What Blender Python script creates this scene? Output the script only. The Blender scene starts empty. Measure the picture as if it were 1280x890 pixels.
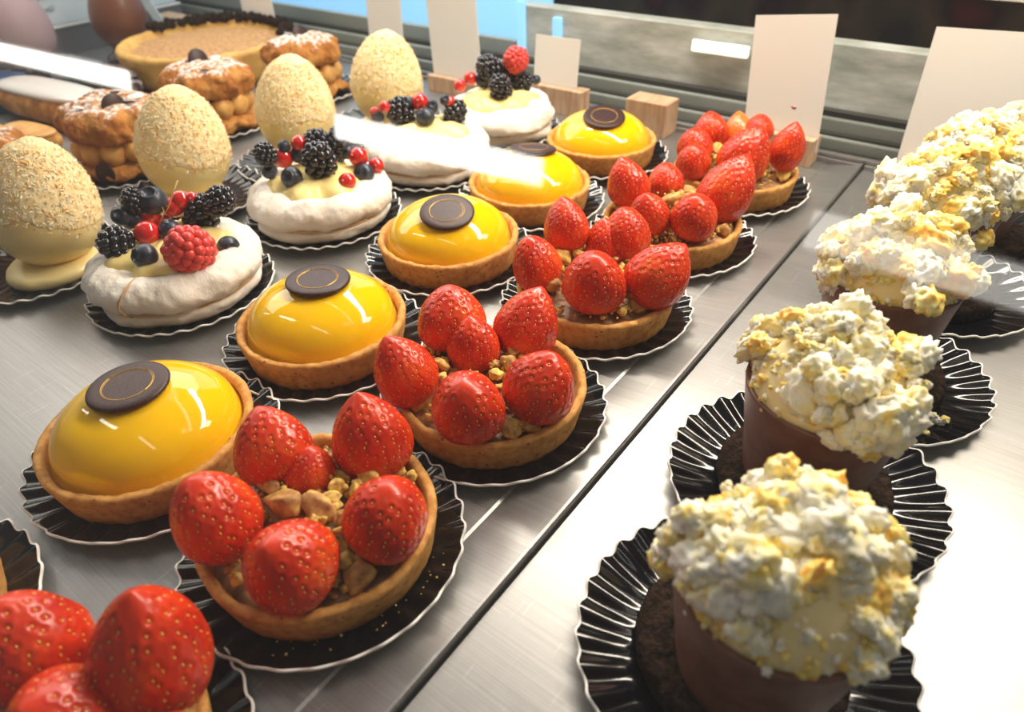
import bpy, bmesh, math, random
import numpy as np
from mathutils import Vector, Matrix, Quaternion, noise
random.seed(7); np.random.seed(7)
S = 0.01                      # all lengths below are written in centimetres
PI = math.pi
scene = bpy.context.scene
COL = scene.collection

# ------------------------------------------------------------------ camera
cam_data = bpy.data.cameras.new('camera'); cam = bpy.data.objects.new('camera', cam_data); COL.objects.link(cam)
RX, UP, FW = Vector((0.799704, 0.599826, -0.026131)), Vector((-0.349314, 0.500231, 0.792306)), Vector((-0.488317, 0.624482, -0.609564))
m = Matrix((RX, UP, -FW)).transposed().to_4x4()
m.translation = Vector((8.865, -5.423, 20.567)) * S
cam.matrix_world = m
cam_data.sensor_width = 36; cam_data.lens = 859.5 / 1280 * 36
cam_data.clip_start = 0.005; cam_data.clip_end = 30
cam_data.dof.use_dof = True; cam_data.dof.focus_distance = 0.30; cam_data.dof.aperture_fstop = 11
scene.camera = cam

# ------------------------------------------------------------------ world, lights, exposure
scene.view_settings.view_transform = 'Standard'; scene.view_settings.look = 'None'
scene.view_settings.exposure = 0.12; scene.view_settings.gamma = 1
w = bpy.data.worlds.new('shop_ambience'); scene.world = w; w.use_nodes = True
bg = w.node_tree.nodes['Background']; bg.inputs[0].default_value = (1.0, 0.95, 0.88, 1); bg.inputs[1].default_value = 0.12
def area(name, loc, target, sx, sy, power, col):
    d = bpy.data.lights.new(name, 'AREA'); d.shape = 'RECTANGLE'; d.size = sx*S; d.size_y = sy*S; d.energy = power; d.color = col
    o = bpy.data.objects.new(name, d); COL.objects.link(o); o.location = Vector(loc)*S
    o.rotation_euler = (Vector(target)-Vector(loc)).to_track_quat('-Z', 'Y').to_euler()
    return o
area('case_strip_light', (-7, 42, 40), (-8, 16, 0), 60, 4, 4.4, (1.0, 0.89, 0.74))
area('case_left_strip_light', (-68, 34, 40), (-45, 18, 0), 74, 30, 3.2, (1.0, 0.91, 0.79))
area('right_spot_light', (17, 46, 34), (7, 24, 5), 10, 10, .5, (1.0, 0.86, 0.66))  # unseen light added to brighten the popcorn desserts from behind

USE_GLASS = True
# berry and nut positions on each pastry (x, y, z, radius ...), centimetres from the pastry centre
STRAWBERRIES = {
 'S0': [(-2.55,1.46,2.77,1.50,-0.22,-0.04,0.99),(0.39,3.29,2.80,1.53,0.02,0.14,1.23),(0.07,1.04,2.66,1.38,0.11,-0.30,0.92),(3.42,1.90,2.63,1.35,0.48,-0.13,0.92),(-0.23,-0.38,2.48,1.19,-0.15,-0.62,0.92),],
 'S1': [(-1.32,-2.67,2.99,1.41,-0.26,-0.08,1.05),(-2.68,0.51,2.70,1.42,-0.54,0.21,0.92),(-1.16,0.78,2.24,0.93,-0.11,0.30,0.92),(-0.16,2.91,2.69,1.41,-0.27,0.10,0.93),(2.84,0.66,2.69,1.41,0.20,0.15,0.92),(1.77,-2.28,2.72,1.44,0.10,-0.37,0.92),],
 'S2': [(-2.21,-2.76,2.68,1.29,-0.44,-0.09,1.04),(-2.81,0.83,2.94,1.52,-0.35,0.36,0.92),(-1.27,0.43,2.51,1.22,-0.16,0.13,0.92),(-0.11,2.71,2.68,1.40,0.11,0.59,0.92),(2.86,-0.46,2.74,1.46,0.21,0.29,0.92),(1.23,-2.92,2.73,1.45,0.22,-0.28,0.92),],
 'S3': [(-2.37,-1.86,2.55,1.26,-0.36,-0.03,1.12),(-2.66,1.22,3.35,1.21,-0.39,0.33,0.99),(0.02,2.86,2.95,1.26,-0.29,0.28,1.02),(-0.76,2.17,2.45,1.16,-0.20,0.10,1.03),(0.97,-1.97,2.83,1.56,0.19,-0.17,0.92),(3.17,0.30,2.76,1.48,0.50,0.58,0.92),],
 'S4': [(-2.88,-0.46,3.03,1.25,-0.42,0.05,0.92),(-1.75,2.30,2.45,1.15,-0.31,0.39,0.92),(-0.37,-2.44,2.53,1.24,-0.14,-0.23,0.92),(1.95,-1.52,2.64,1.36,0.08,-0.19,0.92),(2.35,1.74,3.00,1.52,0.27,0.47,1.19),],
 'S5': [(-2.82,-0.58,2.50,1.21,-0.22,-0.04,0.92),(-2.56,1.26,3.05,1.21,-0.39,0.33,0.92),(-1.82,-2.97,2.45,1.16,0.04,-0.22,0.92),(-1.14,2.70,2.89,1.04,-0.31,0.39,0.92),(0.23,2.81,3.29,0.99,-0.23,0.46,0.92),(0.95,-1.60,2.88,1.61,0.32,0.25,0.97),(2.95,0.71,3.14,1.09,0.06,0.17,1.21),],
}
NUTS = {
 'S0': [(-1.99,2.08,1.90,1.01),(-2.50,2.38,1.62,0.80),(-2.11,0.56,2.30,0.95),(0.76,2.74,1.90,0.79),(1.68,3.01,1.62,0.87),(-0.89,2.16,1.90,0.40),],
 'S1': [(-2.12,-0.21,2.30,1.03),(-0.67,-0.73,2.30,1.26),(0.42,-0.11,2.30,1.14),(-1.62,-0.49,2.30,0.67),(0.24,0.84,2.30,0.73),(0.81,1.79,2.30,0.74),(1.40,0.01,2.30,0.64),(0.51,0.38,2.30,0.60),(3.09,-1.10,1.62,1.12),(2.55,-0.89,1.90,0.77),(0.05,-3.30,1.62,0.56),(2.80,-0.63,1.90,0.51),(1.52,3.10,1.62,0.53),(2.08,-0.55,1.90,0.57),(1.75,-0.38,2.30,0.47),(1.03,2.93,1.62,0.47),(0.85,1.06,2.30,0.50),(-0.86,-2.59,1.90,0.53),],
 'S2': [(-3.42,0.47,1.62,0.88),(-3.18,1.34,1.62,0.67),(-1.42,-2.81,1.62,1.00),(-0.75,1.93,2.30,0.93),(0.22,1.53,2.30,0.77),(0.51,0.63,2.30,0.82),(0.59,-0.36,2.30,0.74),(2.62,-1.99,1.62,0.95),(-0.42,-3.42,1.62,0.52),(3.12,-1.48,1.62,0.76),(-1.71,-1.19,2.30,0.68),(1.68,-1.03,2.30,0.58),(-1.28,3.20,1.62,0.60),(-1.05,-1.89,2.30,0.60),(1.23,-0.92,2.30,0.46),],
 'S3': [(-2.89,1.89,1.62,0.71),(-2.64,2.22,1.62,0.80),(-2.13,0.00,2.30,1.10),(-1.59,-1.11,2.30,0.74),(-1.47,-1.93,1.90,1.14),(-1.60,0.87,2.30,0.76),(-2.20,2.66,1.62,0.71),(2.16,-0.61,1.90,0.63),(2.81,-0.60,1.62,1.26),(2.58,-1.77,1.62,0.62),(0.55,2.77,1.90,0.51),(-1.05,-3.18,1.62,0.56),(1.96,-1.70,1.62,0.62),],
 'S4': [(-0.66,3.39,1.62,1.32),(-0.48,0.34,2.30,1.16),(-3.40,-0.56,1.62,0.89),(-1.32,3.19,1.62,0.61),(-2.61,-1.26,1.90,0.68),(1.03,-2.17,1.90,0.64),(1.38,-2.69,1.62,0.45),(3.17,0.04,1.62,0.83),(0.34,1.02,2.30,0.96),(-2.70,-1.54,1.62,0.68),],
 'S5': [(-1.66,0.44,2.30,1.11),(-2.26,2.61,1.62,0.81),(0.56,3.40,1.62,1.13),(3.16,0.15,1.62,1.06),(1.94,0.59,2.30,0.75),(3.40,0.60,1.62,0.85),(2.05,-0.90,1.90,0.74),],
}
BERRIES = {
 'M1': [('blackberry',-1.43,-1.96,3.42,0.96),('blackberry',-0.65,2.62,3.48,1.04),('blackberry',0.87,3.07,4.53,0.88),('blackberry',-2.25,-0.04,4.98,0.61),('blueberry',1.01,-1.78,3.39,0.66),('blueberry',-2.50,-0.79,4.32,0.54),('blueberry',-2.49,-0.31,3.93,0.62),('blueberry',-1.92,0.80,4.74,0.79),('blueberry',-0.02,0.37,3.72,0.56),('blueberry',2.38,2.02,2.64,0.61),('redcurrant',-2.19,0.50,4.02,0.60),('redcurrant',-0.65,-0.60,3.72,0.66),('redcurrant',-1.37,2.08,4.38,0.56),('redcurrant',-1.56,1.66,4.11,0.56),('redcurrant',-0.92,2.52,4.47,0.36),('redcurrant',-1.93,0.97,3.36,0.49),('raspberry',2.67,-0.24,3.57,1.28),],
 'M2': [('blackberry',-1.85,-2.14,4.71,0.74),('blackberry',0.58,-0.09,4.14,1.15),('blackberry',-1.27,1.31,4.44,0.93),('blackberry',-0.49,2.44,4.35,0.84),('blueberry',-1.97,-2.08,3.57,0.50),('blueberry',-0.15,-1.81,3.48,0.67),('blueberry',-1.94,0.33,3.87,0.57),('blueberry',-2.39,-0.35,4.53,0.41),('blueberry',-0.63,2.28,3.45,0.58),('blueberry',-0.03,2.70,3.66,0.47),('blueberry',2.18,1.97,2.94,0.67),('redcurrant',-2.59,-0.47,3.78,0.65),('redcurrant',-1.86,0.46,4.59,0.52),('redcurrant',1.52,2.28,3.81,0.62),('redcurrant',2.10,3.13,3.06,0.52),('redcurrant',2.49,0.27,3.09,0.55),],
 'M3': [('blackberry',-2.41,-0.04,3.84,1.13),('blackberry',0.60,2.62,3.57,0.90),('blackberry',-2.45,-2.27,4.11,0.46),('blueberry',-0.17,0.23,3.81,0.70),('blueberry',-1.90,0.32,4.59,0.41),('blueberry',-0.75,1.52,4.11,0.54),('blueberry',0.09,2.23,4.53,0.41),('redcurrant',-2.71,-2.27,4.41,0.37),('redcurrant',-2.01,-1.91,4.83,0.40),('redcurrant',-1.28,0.94,4.53,0.62),('redcurrant',0.27,2.47,4.38,0.42),],
 'M4': [('blackberry',-1.40,0.62,4.77,1.11),('blackberry',0.77,-0.74,3.93,1.02),('blackberry',0.62,2.25,3.60,0.93),('blackberry',-0.45,1.50,4.26,0.72),('blueberry',-1.92,0.37,3.87,0.63),('blueberry',0.42,2.22,4.53,0.59),('blueberry',2.28,1.97,4.11,0.39),('redcurrant',-2.57,-1.83,3.87,0.49),('redcurrant',-2.64,-0.41,4.08,0.53),('raspberry',0.34,1.91,5.40,1.04),],
}

# ------------------------------------------------------------------ materials
def mat(name, col, rough=.5, metal=0, spec=.5, coat=0, sss=0, sssr=(1,.3,.1), em=None, emc=None):
    m = bpy.data.materials.new(name); m.use_nodes = True
    p = m.node_tree.nodes['Principled BSDF']
    p.inputs['Base Color'].default_value = (*col, 1); p.inputs['Roughness'].default_value = rough
    p.inputs['Metallic'].default_value = metal; p.inputs['Specular IOR Level'].default_value = spec
    p.inputs['Coat Weight'].default_value = coat; p.inputs['Coat Roughness'].default_value = .06
    if sss:
        p.inputs['Subsurface Weight'].default_value = sss; p.inputs['Subsurface Radius'].default_value = sssr
        p.inputs['Subsurface Scale'].default_value = .003
    if em is not None:
        p.inputs['Emission Color'].default_value = (*(emc or col), 1); p.inputs['Emission Strength'].default_value = em
    return m
def nd(m, t, **kw):
    n = m.node_tree.nodes.new(t)
    for k, v in kw.items():
        if k in n.inputs: n.inputs[k].default_value = v
        else: setattr(n, k, v)
    return n
def lk(m, a, b): m.node_tree.links.new(a, b)
def coords(m, scale=(1,1,1), rot=(0,0,0)):
    tc = nd(m, 'ShaderNodeTexCoord'); mp = nd(m, 'ShaderNodeMapping')
    mp.inputs['Scale'].default_value = scale; mp.inputs['Rotation'].default_value = rot
    lk(m, tc.outputs['Object'], mp.inputs[0]); return mp.outputs[0]
def ramp(m, fac, stops):
    r = nd(m, 'ShaderNodeValToRGB'); e = r.color_ramp.elements
    while len(e) < len(stops): e.new(.5)
    for i, (p, c) in enumerate(stops): e[i].position = p; e[i].color = (*c, 1)
    lk(m, fac, r.inputs[0]); return r.outputs[0]
def noisy(m, scale, detail=5, vec=None, rough=.6):
    n = nd(m, 'ShaderNodeTexNoise', Scale=scale, Detail=detail, Roughness=rough)
    lk(m, vec or coords(m), n.inputs['Vector']); return n.outputs['Fac']
def base(m, out): lk(m, out, m.node_tree.nodes['Principled BSDF'].inputs['Base Color'])
def bump(m, h, strength=.4, dist=.0005):
    b = nd(m, 'ShaderNodeBump', Strength=strength, Distance=dist); lk(m, h, b.inputs['Height'])
    lk(m, b.outputs[0], m.node_tree.nodes['Principled BSDF'].inputs['Normal'])
def mix(m, fac, a, b):
    x = nd(m, 'ShaderNodeMix'); x.data_type = 'RGBA'
    if isinstance(fac, (int, float)): x.inputs[0].default_value = fac
    else: lk(m, fac, x.inputs[0])
    for v, i in ((a, 6), (b, 7)):
        if isinstance(v, tuple): x.inputs[i].default_value = (*v, 1)
        else: lk(m, v, x.inputs[i])
    return x.outputs[2]

M = {}
# brushed steel
m = M['steel'] = mat('brushed_steel', (.62,.61,.60), .34, .88)
n1 = noisy(m, 6, 5, coords(m, (3, 190, 1))); n2 = noisy(m, 14, 4)
c1 = mix(m, n2, (.31,.308,.304), (.45,.446,.44))
c2 = mix(m, n1, (.62,.62,.62), (1.30,1.30,1.30)); mm_ = nd(m, 'ShaderNodeMix'); mm_.data_type = 'RGBA'; mm_.blend_type = 'MULTIPLY'; mm_.inputs[0].default_value = .75
lk(m, c1, mm_.inputs[6]); lk(m, c2, mm_.inputs[7])
s1_ = noisy(m, 3, 3, coords(m, (330, 7, 1), (0, 0, .55))); s2_ = noisy(m, 3, 3, coords(m, (5, 400, 1), (0, 0, .22)))
mxx = nd(m, 'ShaderNodeMath', operation='MAXIMUM'); lk(m, s1_, mxx.inputs[0]); lk(m, s2_, mxx.inputs[1])
th_ = nd(m, 'ShaderNodeMapRange'); lk(m, mxx.outputs[0], th_.inputs[0]); th_.inputs[1].default_value = .665; th_.inputs[2].default_value = .72; th_.inputs[4].default_value = .55
base(m, mix(m, th_.outputs[0], mm_.outputs[2], (.72,.71,.69)))
bump(m, n1, .12, .0002)
r = nd(m, 'ShaderNodeMapRange'); lk(m, n2, r.inputs[0]); r.inputs[3].default_value = .34; r.inputs[4].default_value = .52
lk(m, r.outputs[0], m.node_tree.nodes['Principled BSDF'].inputs['Roughness'])
M['rail'] = mat('sage_grey_rail', (.30,.335,.31), .4, .25)
M['rail_dark'] = mat('dark_seal', (.035,.035,.032), .5)
M['black_paper'] = mat('black_glossy_paper', (.004,.004,.006), .12, 0, .5, 0)
M['white_paper'] = mat('white_paper', (.90,.89,.86), .7)
# pastry
m = M['crust'] = mat('baked_sweet_crust', (.52,.25,.07), .72, 0, .25)
c = ramp(m, noisy(m, 260, 6), [(.30,(.40,.17,.035)),(.5,(.64,.32,.085)),(.72,(.74,.43,.14))])
vo = nd(m, 'ShaderNodeTexVoronoi', Scale=230.0); lk(m, coords(m), vo.inputs['Vector'])
sp = nd(m, 'ShaderNodeMath', operation='LESS_THAN'); lk(m, vo.outputs['Distance'], sp.inputs[0]); sp.inputs[1].default_value = .17
gate = nd(m, 'ShaderNodeMath', operation='GREATER_THAN'); lk(m, noisy(m, 130, 2), gate.inputs[0]); gate.inputs[1].default_value = .53
mu = nd(m, 'ShaderNodeMath', operation='MULTIPLY'); lk(m, sp.outputs[0], mu.inputs[0]); lk(m, gate.outputs[0], mu.inputs[1])
mu2 = nd(m, 'ShaderNodeMath', operation='MULTIPLY'); lk(m, mu.outputs[0], mu2.inputs[0]); mu2.inputs[1].default_value = .75
base(m, mix(m, mu2.outputs[0], c, (.13,.055,.02))); bump(m, noisy(m, 700, 6), .3, .0003)
m = M['pastry_cream'] = mat('pastry_cream', (.78,.60,.40), .45, sss=.1)
base(m, ramp(m, noisy(m, 90, 4), [(.35,(.16,.07,.03)),(.6,(.50,.30,.15))])); bump(m, noisy(m, 200, 4), .4, .001)
m = M['lemon'] = mat('lemon_glaze', (.95,.56,.003), .06, 0, .5, .3, sss=.25, sssr=(1,.6,.05))
m = M['chocolate_disc'] = mat('dark_chocolate', (.055,.022,.020), .42, 0, .35)
base(m, ramp(m, noisy(m, 1800, 2), [(.42,(.030,.011,.010)),(.66,(.075,.036,.034))])); bump(m, noisy(m, 1500, 3), .35, .0002)
M['gold'] = mat('gold_print', (.62,.36,.07), .35, .6)
m = M['strawberry'] = mat('strawberry_flesh', (.72,.035,.012), .30, 0, .4, .12, sss=.12, sssr=(1,.15,.05))
base(m, ramp(m, noisy(m, 70, 3), [(.32,(.44,.013,.004)),(.55,(.66,.042,.007)),(.75,(.78,.12,.014))])); bump(m, noisy(m, 420, 4), .22, .0006)
m = M['strawberry_pale'] = mat('orange_strawberry_flesh', (.82,.17,.02), .28, 0, .5, .25, sss=.12)
M['seed'] = mat('strawberry_seed', (.92,.55,.08), .4)
m = M['pistachio'] = mat('pistachio_kernel', (.62,.45,.08), .6)
base(m, ramp(m, noisy(m, 240, 5), [(.30,(.30,.13,.04)),(.43,(.58,.34,.08)),(.55,(.80,.56,.12)),(.75,(.66,.60,.10))])); bump(m, noisy(m, 500, 5), .5, .0006)
m = M['pistachio_skin'] = mat('pistachio_skin', (.30,.14,.09), .65)
base(m, ramp(m, noisy(m, 240, 5), [(.32,(.26,.10,.03)),(.50,(.52,.28,.08)),(.68,(.78,.54,.13))])); bump(m, noisy(m, 500, 5), .5, .0006)
m = M['meringue'] = mat('baked_meringue', (.83,.76,.66), .75, 0, .2, sss=.1, sssr=(1,.7,.5))
nz = nd(m, 'ShaderNodeTexVoronoi', Scale=70.0); nz.feature = 'DISTANCE_TO_EDGE'
wv = nd(m, 'ShaderNodeVectorMath', operation='ADD'); nn = nd(m, 'ShaderNodeTexNoise', Scale=60.0, Detail=4.0); cc = coords(m)
lk(m, cc, nn.inputs['Vector'])
s2 = nd(m, 'ShaderNodeVectorMath', operation='SCALE'); s2.inputs['Scale'].default_value = .02; lk(m, nn.outputs['Color'], s2.inputs[0])
lk(m, cc, wv.inputs[0]); lk(m, s2.outputs[0], wv.inputs[1]); lk(m, wv.outputs[0], nz.inputs['Vector'])
base(m, ramp(m, noisy(m, 55, 5), [(.35,(.86,.82,.76)),(.62,(.82,.75,.66)),(.8,(.76,.60,.43))])); bump(m, noisy(m, 190, 6), .55, .0018)
m = M['crack'] = mat('toasted_crack', (.58,.36,.18), .8)
m = M['vanilla_cream'] = mat('vanilla_cream', (.95,.76,.30), .35, 0, .4, sss=.15, sssr=(1,.8,.3))
m = M['blackberry'] = mat('blackberry_skin', (.010,.008,.014), .16, 0, .6, .3)
m = M['raspberry'] = mat('raspberry_skin', (.72,.065,.055), .32, 0, .45, .15, sss=.35, sssr=(1,.1,.1))
m = M['blueberry'] = mat('blueberry_skin', (.030,.038,.060), .36, 0, .45)
base(m, ramp(m, noisy(m, 160, 4), [(.35,(.012,.014,.026)),(.7,(.065,.080,.115))]))
m = M['currant'] = mat('redcurrant_skin', (.62,.018,.014), .10, 0, .6, .5, sss=.3, sssr=(1,.1,.05))
M['stem'] = mat('currant_stem', (.50,.30,.10), .6)
m = M['egg_shell'] = mat('ivory_chocolate_shell', (.92,.74,.36), .34, 0, .5, .1, sss=.2, sssr=(1,.8,.3))
base(m, ramp(m, noisy(m, 40, 3), [(.3,(.95,.72,.28)),(.7,(.97,.80,.38))]))
m = M['flake_coat'] = mat('wafer_crumb_coating', (.86,.70,.42), .75, 0, .25)
base(m, ramp(m, noisy(m, 420, 5), [(.28,(.86,.50,.15)),(.42,(.97,.76,.38)),(.62,(.98,.86,.55))])); bump(m, noisy(m, 700, 5), .5, .001)
M['flake_pale'] = mat('pale_wafer_flake', (.98,.87,.58), .6)
M['flake_gold'] = mat('golden_wafer_flake', (.92,.56,.18), .6)
m = M['milk_chocolate'] = mat('milk_chocolate_cup', (.185,.080,.050), .42, 0, .4, sss=.05)
base(m, ramp(m, noisy(m, 110, 5), [(.35,(.150,.062,.038)),(.7,(.225,.105,.070))])); bump(m, noisy(m, 900, 3), .15, .0004)
m = M['mousse'] = mat('vanilla_mousse', (.96,.80,.42), .42, 0, .4, sss=.2, sssr=(1,.8,.4))
m = M['popcorn'] = mat('popcorn_white', (.88,.82,.66), .62, 0, .3, sss=.5, sssr=(1,.8,.4))
base(m, ramp(m, noisy(m, 150, 4), [(.36,(.97,.66,.14)),(.43,(.99,.86,.48)),(.54,(1,.95,.80))])); bump(m, noisy(m, 600, 5), .5, .001)
m = M['popcorn_caramel'] = mat('popcorn_caramel', (.80,.48,.08), .35, 0, .5, .15, sss=.4)
base(m, ramp(m, noisy(m, 200, 4), [(.34,(.86,.44,.05)),(.48,(.95,.70,.16)),(.66,(.97,.88,.46))])); bump(m, noisy(m, 600, 4), .4, .001)
m = M['sponge'] = mat('dark_cocoa_sponge', (.028,.016,.010), .85, 0, .1)
base(m, ramp(m, noisy(m, 380, 5), [(.35,(.012,.007,.005)),(.7,(.06,.035,.022))])); bump(m, noisy(m, 520, 5), 1, .003)
m = M['choux'] = mat('golden_choux', (.62,.32,.09), .6, 0, .3)
cbase = ramp(m, noisy(m, 70, 6), [(.30,(.24,.07,.016)),(.48,(.56,.23,.045)),(.7,(.76,.42,.12))])
base(m, cbase); bump(m, noisy(m, 160, 6), .9, .003)
m = M['choux_dusted'] = mat('sugar_dusted_choux', (.7,.5,.3), .75, 0, .2)
cbase = ramp(m, noisy(m, 70, 6), [(.30,(.20,.06,.016)),(.48,(.50,.19,.04)),(.7,(.70,.36,.10))])
geo = nd(m, 'ShaderNodeNewGeometry'); sx = nd(m, 'ShaderNodeSeparateXYZ'); lk(m, geo.outputs['Normal'], sx.inputs[0])
a1 = nd(m, 'ShaderNodeMath', operation='MULTIPLY_ADD'); lk(m, sx.outputs['Z'], a1.inputs[0]); a1.inputs[1].default_value = .75; a1.inputs[2].default_value = -.62
a2 = nd(m, 'ShaderNodeMath', operation='ADD'); lk(m, a1.outputs[0], a2.inputs[0]); lk(m, noisy(m, 240, 6), a2.inputs[1])
fz = nd(m, 'ShaderNodeMapRange'); lk(m, a2.outputs[0], fz.inputs[0]); fz.inputs[1].default_value = .50; fz.inputs[2].default_value = .68
base(m, mix(m, fz.outputs[0], cbase, (.86,.83,.80))); bump(m, noisy(m, 160, 6), .9, .003)
m = M['custard'] = mat('caramel_custard', (.66,.38,.12), .5, sss=.1)
base(m, ramp(m, noisy(m, 60, 4), [(.35,(.60,.28,.06)),(.65,(.82,.48,.14))]))
M['white_icing'] = mat('white_fondant', (.80,.76,.72), .25, 0, .5, .3)
M['dark_glaze'] = mat('chocolate_glaze', (.045,.018,.014), .15, 0, .6, .5)
M['choc_egg'] = mat('milk_chocolate_egg', (.17,.060,.030), .38, 0, .5, .1)
M['hazed_egg'] = mat('hazed_chocolate_egg', (.42,.30,.31), .5, 0, .4)  # reflected haze over the chocolate is put into this greyish mauve
m = M['tan_crumb'] = mat('tan_praline_crumb', (.60,.34,.14), .8, 0, .2)
base(m, ramp(m, noisy(m, 260, 6), [(.32,(.42,.20,.08)),(.62,(.70,.42,.19))])); bump(m, noisy(m, 300, 6), .9, .003)
m = M['yellow_custard'] = mat('yellow_baked_filling', (.78,.46,.10), .5, 0, .3)
base(m, ramp(m, noisy(m, 45, 5), [(.35,(.62,.34,.10)),(.65,(.82,.52,.13))])); bump(m, noisy(m, 120, 5), .5, .002)
m = M['wood'] = mat('pale_oak', (.55,.36,.22), .6)
base(m, ramp(m, noisy(m, 8, 4, coords(m, (40, 6, 6))), [(.35,(.46,.28,.16)),(.65,(.62,.43,.28))]))
M['card'] = mat('cream_card', (.80,.78,.73), .7)
m = M['marble'] = mat('grey_stone_back', (.36,.38,.35), .35)
base(m, ramp(m, noisy(m, 22, 5, coords(m, (1, 1, 3.5))), [(.30,(.30,.33,.29)),(.5,(.46,.49,.455)),(.72,(.66,.69,.66))]))
m = M['dim_back'] = mat('dim_shop_wall', (.05,.035,.03), .8)
base(m, ramp(m, noisy(m, 7, 2), [(.40,(.030,.026,.022)),(.52,(.085,.058,.036)),(.62,(.035,.020,.018)),(.72,(.16,.02,.016))]))
M['blue_glow'] = mat('window_and_streak_glow', (.2,.5,.8), .5, em=.85, emc=(.30,.58,.86))
M['sage_glass'] = mat('sage_glass_frame', (.30,.36,.34), .3)
M['end_sheet'] = mat('frosted_end_sheet', (.64,.72,.75), .35)
M['white_trim'] = mat('white_trim', (.75,.75,.72), .4)
M['grey_panel'] = mat('grey_curb', (.17,.17,.18), .35, .3)
M['ink'] = mat('blue_ink', (.10,.24,.36), .6)
M['pink_stain'] = mat('pink_juice_stain', (.50,.22,.28), .7)
M['navy'] = mat('navy_gloss', (.03,.07,.16), .3)
M['lamp_body'] = mat('lamp_housing', (.6,.6,.6), .4)
def glow(name, strength, col): return mat(name, col, .5, em=strength, emc=col)
# clear pane: real Fresnel reflection over straight transmission
m = bpy.data.materials.new('clear_case_glass'); m.use_nodes = True; nt = m.node_tree; nt.nodes.clear()
o_ = nt.nodes.new('ShaderNodeOutputMaterial'); mx = nt.nodes.new('ShaderNodeMixShader'); tr_ = nt.nodes.new('ShaderNodeBsdfTransparent')
gl = nt.nodes.new('ShaderNodeBsdfGlossy'); fr = nt.nodes.new('ShaderNodeFresnel'); gl.inputs['Roughness'].default_value = .03; fr.inputs['IOR'].default_value = 1.5
gb = nt.nodes.new('ShaderNodeNewGeometry'); mr = nt.nodes.new('ShaderNodeMapRange'); mr.inputs[3].default_value = 1.5; mr.inputs[4].default_value = 1/1.5   # same pane reflectance from both faces
nt.links.new(gb.outputs['Backfacing'], mr.inputs[0]); nt.links.new(mr.outputs[0], fr.inputs['IOR'])
nt.links.new(fr.outputs[0], mx.inputs[0]); nt.links.new(tr_.outputs[0], mx.inputs[1]); nt.links.new(gl.outputs[0], mx.inputs[2]); nt.links.new(mx.outputs[0], o_.inputs[0])
M['glass'] = m

# ------------------------------------------------------------------ builders
def mk(name, V, F, mats, smooth=True, fm=None):
    """mesh data from centimetre vertices"""
    me = bpy.data.meshes.new(name)
    me.from_pydata([tuple(float(c)*S for c in v) for v in V], [], [tuple(int(i) for i in f) for f in F])
    for q in (mats if isinstance(mats, (list, tuple)) else [mats]): me.materials.append(M[q] if isinstance(q, str) else q)
    if smooth: me.polygons.foreach_set('use_smooth', [True]*len(me.polygons))
    if fm is not None: me.polygons.foreach_set('material_index', [int(i) for i in fm])
    me.update(); return me
def put(name, me, parent=None, loc=(0,0,0), rot=None, scale=1, axis=None, spin=0):
    o = bpy.data.objects.new(name, me); COL.objects.link(o)
    if parent is not None: o.parent = parent
    o.location = Vector(loc)*S
    if axis is not None:
        o.rotation_mode = 'QUATERNION'
        o.rotation_quaternion = Vector(axis).normalized().to_track_quat('Z', 'Y') @ Quaternion((0,0,1), spin)
    elif rot is not None: o.rotation_euler = rot
    o.scale = (scale,)*3 if isinstance(scale, (int, float)) else scale
    return o
def thing(name, label, cat, loc=(0,0,0), rz=0, group=None):
    o = bpy.data.objects.new(name, None); COL.objects.link(o); o.empty_display_size = .01
    o.location = Vector(loc)*S; o.rotation_euler = (0,0,rz)
    o['label'] = label; o['category'] = cat
    if group: o['group'] = group
    return o
def tag(o, label, cat, group=None):
    o['label'] = label; o['category'] = cat
    if group: o['group'] = group
    return o
def struct(o): o['kind'] = 'structure'; return o
def lathe(prof, n=96, disp=None):
    """prof: list of (r,z). returns V,F closed at zero-radius ends"""
    V, F, rows = [], [], []
    for i, (r, z) in enumerate(prof):
        if r < 1e-6: rows.append([len(V)]); V.append((0,0,z)); continue
        row = []
        for k in range(n):
            a = 2*PI*k/n; p = (r*math.cos(a), r*math.sin(a), z)
            row.append(len(V)); V.append(p)
        rows.append(row)
    for a, b in zip(rows, rows[1:]):
        for k in range(n):
            k2 = (k+1) % n
            if len(a) == 1 and len(b) > 1: F.append((a[0], b[k2], b[k]) if False else (a[0], b[k], b[k2]))
            elif len(b) == 1 and len(a) > 1: F.append((a[k2], a[k], b[0]))
            elif len(a) > 1: F.append((a[k], b[k], b[k2], a[k2]))
    F = [tuple(reversed(f)) for f in F]
    V = np.array(V, float)
    if disp: V = np.array([disp(Vector(v)) for v in V])
    return V, F
def refine(prof, step=.25):
    out = [prof[0]]
    for a, b in zip(prof, prof[1:]):
        d = math.hypot(b[0]-a[0], b[1]-a[1]); k = max(1, int(d/step))
        for i in range(1, k+1): out.append((a[0]+(b[0]-a[0])*i/k, a[1]+(b[1]-a[1])*i/k))
    return out
def smoothp(prof, it=1):
    for _ in range(it):
        o = [prof[0]]
        for a, b in zip(prof, prof[1:]):
            o += [(.75*a[0]+.25*b[0], .75*a[1]+.25*b[1]), (.25*a[0]+.75*b[0], .25*a[1]+.75*b[1])]
        o.append(prof[-1]); prof = o
    return prof
def N3(v, s, seed=0): return noise.noise(Vector((v[0]*s+seed*7.3, v[1]*s+seed*3.1, v[2]*s-seed*5.7)))
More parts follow.
